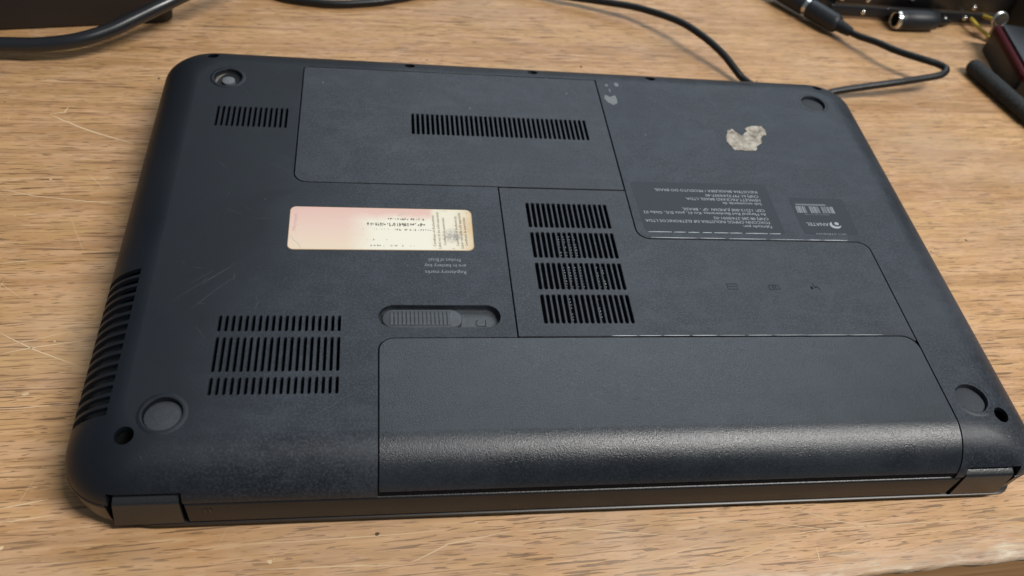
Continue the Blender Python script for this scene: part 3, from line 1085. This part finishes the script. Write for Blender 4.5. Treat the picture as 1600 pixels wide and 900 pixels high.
# swirl emblem beside the word: dot held in a crescent
mb = MB()
cx, cy = 121.6, 242.2
n = 20
v = []
for i in range(n + 1):
    a = math.radians(120 + 230 * i / n)
    ro = 2.6
    w = 1.7 * math.sin(math.pi * (i + 0.6) / (n + 1.2)) ** 0.7
    v += [(cx + ro * math.cos(a), cy + 0.8 * ro * math.sin(a), ZT), (cx + (ro - w) * math.cos(a), cy + 0.8 * (ro - w) * math.sin(a), ZT)]
mb.add(v, [(2 * i, 2 * i + 1, 2 * i + 3, 2 * i + 2) for i in range(n)])
v = [(cx + 0.9 + 1.0 * math.cos(2 * math.pi * i / 16), cy + 0.9 + 0.9 * math.sin(2 * math.pi * i / 16), ZT) for i in range(16)]
mb.add(v, [tuple(range(16))])
part(mb, 'emblem', 'print_pale', lab2, fix=False)

# short notice moulded in pale print above the latch
for s, xr_, xl_, yb in (('Regulatory marks', -42.0, -57.6, 213.3), ('are in battery bay', -41.8, -57.8, 216.6), ('Product of Brazil', -43.8, -56.0, 219.6)):
    text(s, xr_, yb + 0.0 + 0.2, 1.65, xr_ - xl_, 'print_grey', H + 0.05, 180)

# licence sticker
stk = sheet(round_poly([(-109.0, 223.8, 2.2), (-38.2, 224.3, 2.4), (-38.0, 246.6, 2.4), (-109.1, 246.6, 2.2)]), H, 0.10, 'sticker', 'licence_sticker')
stk['label'] = 'faded pink and cream licence sticker with rubbed print'
rim = sheet(round_poly([(-109.25, 223.5, 2.4), (-37.9, 224.0, 2.6), (-37.7, 246.85, 2.6), (-109.3, 246.85, 2.4)]), H, 0.04, 'sticker_edge', 'sticker_glue_rim')
ZS = H + 0.14
text('Microsoft', -106.6, 233.4, 1.5, 9.4, 'ink_pink', ZS, 88, stk)
for x, s, w, hh, y in ((-53.6, 'Certificate of Authenticity', 17.0, 1.05, 226.2), (-51.7, 'Label not to be sold separately', 20.2, 1.05, 225.0), (-49.6, 'Certificado de autenticidad', 15.0, 1.0, 226.8),
                       (-44.6, 'Certificate of Authenticity', 16.5, 1.05, 226.4), (-42.9, 'Label not to be sold separately', 19.8, 1.05, 225.2), (-41.2, 'Certificado de autenticidad', 15.5, 1.0, 226.6)):
    text(s, x + 0.8, y, hh, w, 'ink', ZS, 91, stk)
# rubbed key line and small print: only broken bits of the ink are left
def rubbed(x0, x1, y, h, keep, mat):
    mb = MB()
    x = x0
    while x < x1:
        w = random.uniform(0.35, 0.9)
        if random.random() < keep:
            for _ in range(random.choice((1, 2, 2))):
                yy = y + random.uniform(0, h * 0.6)
                mb.add(*blob(x + w / 2, yy, random.uniform(0.16, 0.34) * min(1.4, h), ZS + random.uniform(0, 0.01), random.uniform(0.5, 1.2)))
            if random.random() < 0.5:
                mb.box(x, x + 0.2, y - h * 0.2, y + h * 0.8, ZS - 0.03, ZS + 0.005)
        x += w + random.uniform(0.1, 0.4)
    part(mb, 'rubbed_print', mat, stk, fix=False)
rubbed(-79.5, -57.0, 237.0, 2.0, 0.9, 'ink')
rubbed(-79.5, -57.0, 237.6, 1.2, 0.6, 'ink')
rubbed(-71.5, -57.5, 240.4, 1.2, 0.8, 'ink')
rubbed(-68.5, -54.5, 234.6, 0.9, 0.8, 'ink')
rubbed(-86.0, -68.0, 234.8, 0.7, 0.45, 'ink_faint')
rubbed(-78.0, -61.0, 225.9, 0.8, 0.5, 'ink')
rubbed(-84.0, -60.0, 229.0, 0.8, 0.12, 'ink')
for pth, w in (([(-108.6, 231.0), (-107.0, 228.4), (-105.0, 226.4), (-104.2, 224.3)], 0.35), ([(-67.6, 242.6), (-66.0, 243.4), (-64.6, 245.0)], 0.5), ([(-108.3, 245.0), (-106.5, 246.0), (-104.5, 246.2)], 0.3)):
    part(MB().add(*strip(pth, w, ZS)), 'crease', 'ink_faint', stk, fix=False)

# torn scrap of an old label, and spots of grey paint
res = [(87.2, 299.9), (89.2, 304.6), (92.1, 305.8), (94.1, 302.6), (95.8, 300.8), (97.6, 303.4), (99.6, 304.8), (98.6, 306.6), (100.5, 307.8), (104, 308.9), (108.0, 308.7), (108.9, 305.4), (108.4, 302.5), (105.6, 300.9), (104.3, 298.9), (104.6, 296.9), (103.3, 295.6), (100.3, 293.2), (100.6, 291.6), (99.6, 290.8), (94, 290.3), (88.9, 290.4), (87.6, 293.4), (86.4, 296.6)]
jag = []
for i, p in enumerate(res):
    q = res[(i + 1) % len(res)]
    jag.append((p[0] + random.uniform(-.2, .2), p[1] + random.uniform(-.2, .2)))
    for t_ in (0.33, 0.66):
        jag.append((p[0] + (q[0] - p[0]) * t_ + random.uniform(-.35, .35), p[1] + (q[1] - p[1]) * t_ + random.uniform(-.35, .35)))
jag = jag if area2(jag) > 0 else jag[::-1]
o = part(plate(jag, [], H + 0.28, 0.28, 0.12), 'label_residue', 'residue', None, fix=False)
o['label'] = 'torn beige scrap left from a removed label'
spots = MB()
def patch(pts, z):
    pts = round_poly([(x, y, 0.5) for x, y in pts], 3)
    pts = pts if area2(pts) > 0 else pts[::-1]
    spots.prism(pts, H, z)
patch([(33.2, 328.8), (35.6, 326.9), (38.3, 328.7), (38.6, 325.4), (38.5, 322.6), (36.2, 320.6), (33.8, 322.6), (32.4, 325.6)], H + 0.06)
o = part(spots, 'paint_smear', 'paint_spot')
for x, y, a, b_ in ((35.4, 336.2, 0.9, 1.1), (40.6, 337.2, 1.1, 1.6), (36.3, 332.2, 0.45, 1.6)):
    mb = MB().prism([(x + a * math.cos(t), y + b_ * math.sin(t)) for t in [2 * math.pi * i / 14 for i in range(14)]], H, H + 0.05)
    part(mb, 'paint_spot', 'paint_spot' if b_ > 1.1 and a > 0.5 else 'print_faint')

# engraved icons on the wireless cover: drive, memory, wireless
mb = MB()
def eng(path, w):
    mb.add(*strip(path, w, H + 0.03, False))
eng([(61.8, 207.9), (66.0, 207.9), (66.0, 205.2), (61.8, 205.2), (61.8, 207.9)], 0.28)
eng([(62.2, 206.6), (65.8, 206.6)], 0.22)
part(mb, 'drive_icon', 'engrave', fix=False)
mb = MB()
eng([(79.4, 205.2), (79.4, 207.4), (83.8, 207.4), (83.8, 205.2)], 0.32)
eng([(81.2, 207.2), (81.2, 205.4)], 0.4)
eng([(82.2, 207.2), (82.2, 205.4)], 0.3)
eng([(79.4, 205.1), (83.8, 205.1)], 0.18)
part(mb, 'memory_icon', 'engrave', fix=False)
mb = MB()
eng([(98.8, 208.6), (99.4, 206.0)], 0.42)
mb.add([(97.8 + 0.65 * math.cos(i * math.pi / 5), 206.2 + 0.9 * math.sin(i * math.pi / 5), H + 0.03) for i in range(10)], [tuple(range(10))])
eng([(100.0, 207.0), (100.7, 206.0), (101.0, 204.9)], 0.45)
eng([(99.3, 206.4), (100.3, 206.7)], 0.4)
part(mb, 'wireless_icon', 'engrave', fix=False)

# edge highlights along two seams, painted on as pale strips
def lit_edge(name, x0, x1, y, w):
    mb = MB()
    x = x0
    while x < x1:
        L = random.uniform(8, 22)
        pth = [(x + L * i / 5, y + random.uniform(-0.03, 0.03)) for i in range(6) if x + L * i / 5 < x1]
        if len(pth) > 2:
            mb.add(*strip(pth, w * random.uniform(0.6, 1.1), H + 0.03))
        x += L * 0.9
    part(mb, name, 'pale_line', fix=False)
lit_edge('seam_highlight', 36, 127, 232.2 + 2 * G + 0.12, 0.34)
lit_edge('seam_highlight', 10, 122, BAT_T + 2 * G + 0.16, 0.28)
# fine scratches on the flat faces
mb = MB()
VENTS = ((-132, -86, 157, 193), (-146, -112, 293, 310), (-62, 22, 292, 310), (-17, 22, 186, 254), (-77, -29, 184, 199))
def scr(a, b, w, amp=0.25):
    for i in range(9):
        x_, y_ = a[0] + (b[0] - a[0]) * i / 8, a[1] + (b[1] - a[1]) * i / 8
        if any(p[0] < x_ < p[1] and p[2] < y_ < p[3] for p in VENTS):
            return
    mb.add(*strip(wiggle(a, b, 8, amp), w, H + 0.03 + random.uniform(0, 0.01)))
cl = [((-150, 195), (-118, 224)), ((-146, 186), (-124, 212)), ((-132, 180), (-122, 196)), ((-128, 186), (-112, 203)), ((-95, 150), (-76, 165)), ((-92, 160), (-76, 168)), ((-104, 157), (-90, 150)), ((-110, 335), (-85, 340)),
      ((-95, 322), (-80, 325)), ((2, 322), (8, 330)), ((-40, 158), (-20, 165)), ((30, 152), (45, 156)), ((-140, 275), (-136, 268)), ((-10, 170), (5, 176)), ((45, 198), (56, 190)), ((68, 226), (80, 205)), ((75, 191), (80, 191))]
for a, b_ in cl:
    for q_ in range(3):
        o_ = [random.uniform(-2.5, 2.5) for _ in range(4)]
        f0, f1 = sorted((random.random(), random.random()))
        A_, B_ = Vector(a), Vector(b_)
        p_, r_2 = A_.lerp(B_, f0), A_.lerp(B_, f1)
        scr((p_.x + o_[0], p_.y + o_[1]), (r_2.x + o_[2], r_2.y + o_[3]), random.uniform(0.07, 0.16))
k = 0
while k < 260:
    x, y = random.uniform(-148, 148), random.uniform(150, 336)
    if (-112 < x < -34 and 220 < y < 250) or (33 < x < 132 and 234 < y < 269):
        continue
    L = random.uniform(1.5, 9) * random.choice((0.5, 1, 1.3))
    th = random.uniform(0, math.pi)
    scr((x, y), (x + L * math.cos(th), y + L * math.sin(th)), random.uniform(0.05, 0.12), 0.1)
    k += 1
tag(part(mb, 'fine_scratches', 'scratch_grey', fix=False), kind='stuff')
# scuffs where battery and case turn over the near edge
mb = MB()
def on_curve(x, y, lift=0.04):
    sn = 1 - (y - Y0) / AYN
    cs = (1 - sn ** PE) ** (1 / PE)
    nv = Vector((-(sn ** (PE - 1)) / AYN, cs ** (PE - 1) / BZ)).normalized()
    return (x, y + nv.x * lift, H - BZ + BZ * cs + nv.y * lift)
for i in range(120):
    x = random.gauss(-86, 9) if i < 45 else random.uniform(-150, 150)
    if abs(x - BAT_L) < 2 or abs(x - BAT_R) < 2 or x > 156 or x < -156:
        continue
    y = random.uniform(135.5, 144.0)
    dx, dy = random.uniform(0.2, 1.2), random.uniform(0.6, 2.2)
    w = random.uniform(0.03, 0.10)
    P = [on_curve(x + dx * t, y - dy * t * 0.7) for t in (0, 0.33, 0.66, 1)]
    v = []
    for j, p in enumerate(P):
        ww = w * (1 if j in (1, 2) else 0.3)
        v += [(p[0] - ww, p[1], p[2]), (p[0] + ww, p[1], p[2])]
    mb.add(v, [(2 * j, 2 * j + 1, 2 * j + 3, 2 * j + 2) for j in range(3)])
tag(part(mb, 'edge_scuffs', 'scratch_grey', fix=False), kind='stuff')

# ------------------------------------------------------------------ power cord with barrel plug, passing behind the laptop
def thing(name, loc, label, cat, group=None):
    return empty(name, loc, label, cat, group)
def sub(mb, name, mat, root, smooth=None, fix=True):
    o = mb.build(name, mat, None, smooth, fix)
    o.parent = root
    o.matrix_parent_inverse = root.matrix_basis.inverted() if root.parent is None else Matrix.Identity(4)
    return o
bpy.context.view_layer.update()
cord = thing('power_cord', (217, 439, 0), 'thin black cord with barrel plug looping out from behind the laptop', 'power cord')
path = [(217.6, 439.1, 7.6), (221, 432.5, 9), (227.5, 424.3, 11), (234.6, 413.2, 13), (245.9, 402.6, 15), (253.7, 397.4, 15.5), (256.9, 392.5, 15.5), (251.8, 387.8, 14.5), (239.0, 385.2, 13),
        (222.1, 382.2, 11.5), (202.1, 379.9, 9), (186.2, 377.8, 7), (168, 375.5, 3.5), (150, 378, 2.4), (139, 383.5, 2.8), (132.3, 390.0, 4), (128.9, 394.3, 6), (122.4, 403.7, 10), (112.9, 415.7, 13),
        (100.9, 431.2, 13), (81.4, 447.8, 10), (63.2, 455.5, 8), (44.6, 461.8, 6), (6.3, 470.1, 4), (-33.3, 466.3, 3), (-64.1, 454.0, 2.6), (-78.9, 448.6, 2.6), (-100.5, 444.6, 2.6),
        (-121.9, 446.4, 2.6), (-132.7, 450, 2.6), (-151.2, 460, 2.6), (-185, 490, 2.6)]
sub(MB().tube(catmull(path, 8), 2.1, 14), 'cord', 'cable', cord, 60)
A = Vector((217.6, 439.1, 7.6))
Dv = (Vector((196.5, 466.5, 8.2)) - A).normalized()
body = [A + Dv * d for d in (9.0, 9.4, 10.5, 12.5, 30.0, 31.5, 32.2)]
sub(MB().tube(body, [3.0, 4.6, 5.4, 5.8, 6.2, 6.0, 5.2], 22), 'plug_body', 'plug', cord, 50)
rel = []
rad = []
for i in range(6):
    d = 0.2 + i * 1.6
    rel += [d, d + 0.05, d + 1.0, d + 1.05]
    rad += [2.2, 3.0 + 0.18 * i, 3.1 + 0.2 * i, 2.2]
sub(MB().tube([A + Dv * d for d in rel], rad, 16), 'strain_relief', 'plug', cord, 40)
sub(MB().tube([A + Dv * d for d in (32.0, 32.2, 34.6, 35.0)], [4.6, 5.2, 5.2, 4.6], 20), 'plug_tip', 'steel', cord, 50)
# socket the plug is pushed into
sock = thing('cord_socket', tuple((A + Dv * 36)[:2]) + (0,), 'black inline socket joined to the barrel plug at the top edge', 'socket')
sub(MB().tube([A + Dv * d for d in (35.1, 35.4, 58, 60)], [5.2, 6.2, 6.4, 4.0], 20), 'socket_body', 'plug', sock, 50)
sub(MB().tube(catmull([tuple(A + Dv * 59), tuple(A + Dv * 75), (160, 520, 3), (140, 560, 2.5)], 6), 2.1, 12), 'cord', 'cable', sock, 60)

# second barrel connector lying loose, hollow metal end to the left
con = thing('barrel_connector', (272, 463.5, 0), 'short black barrel connector with hollow silver end lying on the desk', 'connector')
B0, B1 = Vector((256.5, 459.2, 6.8)), Vector((288.0, 461.5, 6.8))
Du = (B1 - B0).normalized()
L = (B1 - B0).length
sub(MB().tube([B0 + Du * d for d in (2.0, 2.3, 6.0, 6.2, 24, 30, L - 0.8, L)], [5.8, 6.5, 6.5, 6.7, 6.7, 6.2, 5.2, 3.8], 22), 'connector_body', 'plug', con, 50)
ringv = MB()
for a, b_ in ((0, 0),):
    pr_ = [(4.6, 0.2), (5.8, 0.2), (6.1, 2.2), (4.4, 2.2), (4.1, 2.0), (4.1, 0.5), (4.6, 0.2)]
    ringv.lathe(pr_, 24)
ob = sub(ringv, 'metal_end', 'steel', con, 40)
q = Vector((0, 0, 1)).rotation_difference(Du)
ob.data.transform(Matrix.Translation(B0 * MM) @ q.to_matrix().to_4x4())
sub(MB().tube([B0 + Du * d for d in (1.5, 2.1)], 4.1, 20), 'contact_well', 'inside', con)
sub(MB().tube(catmull([tuple(B1 - Du * 1), (296, 464.0, 4.5), (306, 472, 3), (318, 496, 2.4), (330, 540, 2.2)], 6), 2.0, 12), 'cord', 'cable', con, 60)

# ------------------------------------------------------------------ thick cable and black box, far left
thick = thing('thick_cable', (-230, 380, 0), 'thick glossy black cable bending across the black box', 'cable')
sub(MB().tube(catmull([(-420, 352, 3.7), (-360, 362, 4.5), (-310, 371, 7), (-273.6, 376.6, 9), (-257.2, 379.2, 9.5), (-239.7, 379.9, 10), (-222.1, 382.3, 12), (-208.1, 389.0, 14), (-195.4, 397.7, 17), (-182.5, 407.2, 20), (-168, 420, 22), (-150, 445, 18), (-135, 490, 8), (-128, 560, 3.7)], 10), 3.6, 18), 'sheath', 'cable_thick', thick, 60)
bx = thing('black_box', (-250, 430, 0), 'black plastic box behind the thick cable, cut off by the corner', 'box')
def box_loop(z, i):
    lp = round_poly([(-420 + i, 375 + i, 3), (-184.5 - i, 420.2 + i, 5.5), (-205 - i, 560 - i, 5), (-440 + i, 520 - i, 3)], 6)
    return [(x, y, z) for x, y in lp]
sub(MB().loft([box_loop(z, i) for z, i in ((0.6, 0.6), (1.2, 0.1), (2.0, 0.0), (52, 0.4), (54, 1.4), (54.6, 3.0))]), 'box_body', 'box', bx, 35)
ux = Vector((235.5, 45.2, 0)).normalized()
un_ = Vector((ux.y, -ux.x, 0))
for k, dd in enumerate((46.0, 58.0, 70.0)):
    base = Vector((-184.5, 420.2, 0)) - ux * dd
    P = [base + un_ * 0.15, base - ux * 9 + un_ * 0.15, base - ux * 9 - un_ * 1.0, base - un_ * 1.0]
    sub(MB().prism([(p.x, p.y) for p in P], 20.5, 24.5), 'box_slot', 'inside', bx)

# ------------------------------------------------------------------ black metal unit with screws, far right
pile = thing('circuit_unit', (280, 480, 0), 'low black metal electronics unit with silver screws along its front', 'electronics')
sub(MB().box(216, 341, 468.2, 560, 0.2, 2.2), 'base_plate', 'steel_dull', pile)
sub(MB().loft([[(x, y, z) for x, y in round_poly([(214 + i, 467.2 + i, 1.5), (343 - i, 467.6 + i, 1.5), (343 - i, 560, 1.5), (214 + i, 560, 1.5)], 4)] for z, i in ((2.25, 0.3), (2.6, 0.0), (9.2, 0.0), (9.7, 0.4))]), 'lower_tray', 'board', pile, 40)
sub(MB().box(217, 340, 468.6, 560, 9.75, 10.7), 'metal_strip', 'steel_dull', pile)
sub(MB().loft([[(x, y, z) for x, y in round_poly([(216 + i, 467.9 + i, 1.5), (341 - i, 468.2 + i, 1.5), (341 - i, 560, 1.5), (216 + i, 560, 1.5)], 4)] for z, i in ((10.75, 0.3), (11.2, 0.0), (24, 0.0), (24.6, 0.6))]), 'upper_tray', 'board', pile, 40)
scm = MB().lathe([(0, 1.1), (0.9, 1.05), (1.5, 0.7), (1.7, 0.0), (1.7, -0.6)], 14).mesh('screw')
scm.materials.append(M['steel'])
scm.shade_smooth()
for x, z in ((237.9, 6.0), (237.9, 14.2), (219.8, 14.2), (297.9, 4.6), (311.5, 6.4), (314.5, 13.8), (268, 17.0)):
    o = bpy.data.objects.new('screw', scm)
    COL.objects.link(o)
    o.parent = pile
    o.matrix_parent_inverse = pile.matrix_basis.inverted()
    o.location = Vector((x, 467.0 if z < 10 else 467.8, z)) * MM
    o.rotation_euler = (math.pi / 2, 0, 0)

# black and red box at the right edge, with ring terminal and yellow wires
rb = thing('red_trimmed_box', (335, 400, 0), 'black box with dark red trim along its top edge', 'box')
top = [(313.8, 441.7), (304.2, 387.0), (378, 374), (388, 430)]
def rbl(z, i):
    c = Vector((sum(p[0] for p in top) / len(top), sum(p[1] for p in top) / len(top)))
    return [(x, y, z) for x, y in round_poly([(*(Vector(p) + (c - Vector(p)).normalized() * i), 2.0) for p in top], 4)]
sub(MB().loft([rbl(z, i) for z, i in ((0.2, 1.2), (1.2, 0.4), (13.6, 0.4))]), 'box_body', 'black', rb, 35)
sub(MB().loft([rbl(z, i) for z, i in ((13.62, 0.0), (14.2, -0.3), (17.2, -0.3), (18.2, 0.8), (18.4, 2.6))]), 'trim_band', 'red', rb, 35)
sub(MB().loft([rbl(z, i) for z, i in ((18.42, 3.6), (20.0, 3.8), (20.6, 5.0))]), 'top_panel', 'black', rb, 35)
rt = thing('ring_terminal', (322, 448, 0), 'small silver ring terminal standing by the red-trimmed box', 'terminal')
rv = MB()
RC_ = Vector((322.5, 450.0, 16.5))
rv.tube([RC_ + Vector((4.6 * math.cos(a), 1.4 * math.sin(a), 4.4 * math.sin(a))) for a in [2 * math.pi * i / 28 for i in range(29)]], 1.0, 10, False)
sub(rv, 'ring', 'steel', rt, 60)
sub(MB().tube([RC_ + Vector((0, 0.6, -0.2)), RC_ + Vector((0, -1.0, 0.2))], 3.0, 18), 'ring_core', 'steel_dull', rt, 40)
sub(MB().tube([RC_ + Vector((0, 0, -4.6)), RC_ + Vector((0.5, 0.5, -10)), RC_ + Vector((1, 1, -16.4))], 1.6, 10), 'stem', 'steel_dull', rt, 60)
yw = thing('yellow_wire', (318, 458, 0), 'short yellow wire curving down behind the red-trimmed box', 'wire')
sub(MB().tube(catmull([(322, 478, 2), (318.0, 471, 5), (316.0, 464.7, 6.5), (317.2, 458.6, 6), (320, 453.2, 5), (325.0, 448.0, 3.5), (332, 447, 1.5)], 8), 1.25, 10), 'wire', 'yellow', yw, 60)
yw2 = thing('yellow_wire', (326, 460, 0), 'yellow wire ending at the silver ring terminal', 'wire')
sub(MB().tube(catmull([(318, 484, 2), (322.0, 475, 6), (325.2, 466.0, 9), (326.6, 458.4, 11), (325.4, 451.8, 11), (324.0, 451.2, 9)], 8), 1.25, 10), 'wire', 'yellow', yw2, 60)
tc_ = thing('dark_case', (390, 500, 0), 'dark brown case standing in the far right corner', 'case')
def dcl(z, i):
    return [(x, y, z) for x, y in round_poly([(340 + i, 478 + i, 4), (352 + i, 452 + i, 4), (470, 440 + i, 4), (470, 580, 4), (345 + i, 580, 4)], 5)]
sub(MB().loft([dcl(z, i) for z, i in ((0.3, 1.0), (1.5, 0.0), (66, 0.5), (69, 2.0), (70, 5.0))]), 'case_body', 'box', tc_, 40)
sub(MB().loft([dcl(z, i) for z, i in ((40.0, -0.5), (40.4, -0.8), (43.6, -0.8), (44.0, -0.5))]), 'case_seam_band', 'black', tc_, 40)
# textured grip lying in front of that box
rod = thing('grip_rod', (296, 395, 0), 'black rod with rough textured grip lying in front of the red-trimmed box', 'rod')
P0, P1 = Vector((290.5, 415.5, 5.2)), Vector((304.5, 362.0, 5.2))
Dr = (P1 - P0).normalized()
dl = [0, 0.5, 1.6, 3.2] + [5 + 2.0 * i for i in range(26)]
rl_ = [1.8, 3.2, 4.4, 4.9] + [5.0 + random.uniform(-0.14, 0.14) for _ in range(26)]
sub(MB().tube([P0 + Dr * d for d in dl], rl_, 20), 'grip', 'foam', rod, 60)
sub(MB().tube([P0 + Dr * d for d in (55, 56, 100)], [3.4, 3.6, 3.2], 14), 'shaft', 'black', rod, 50)
bpy.data.objects.remove(LP)
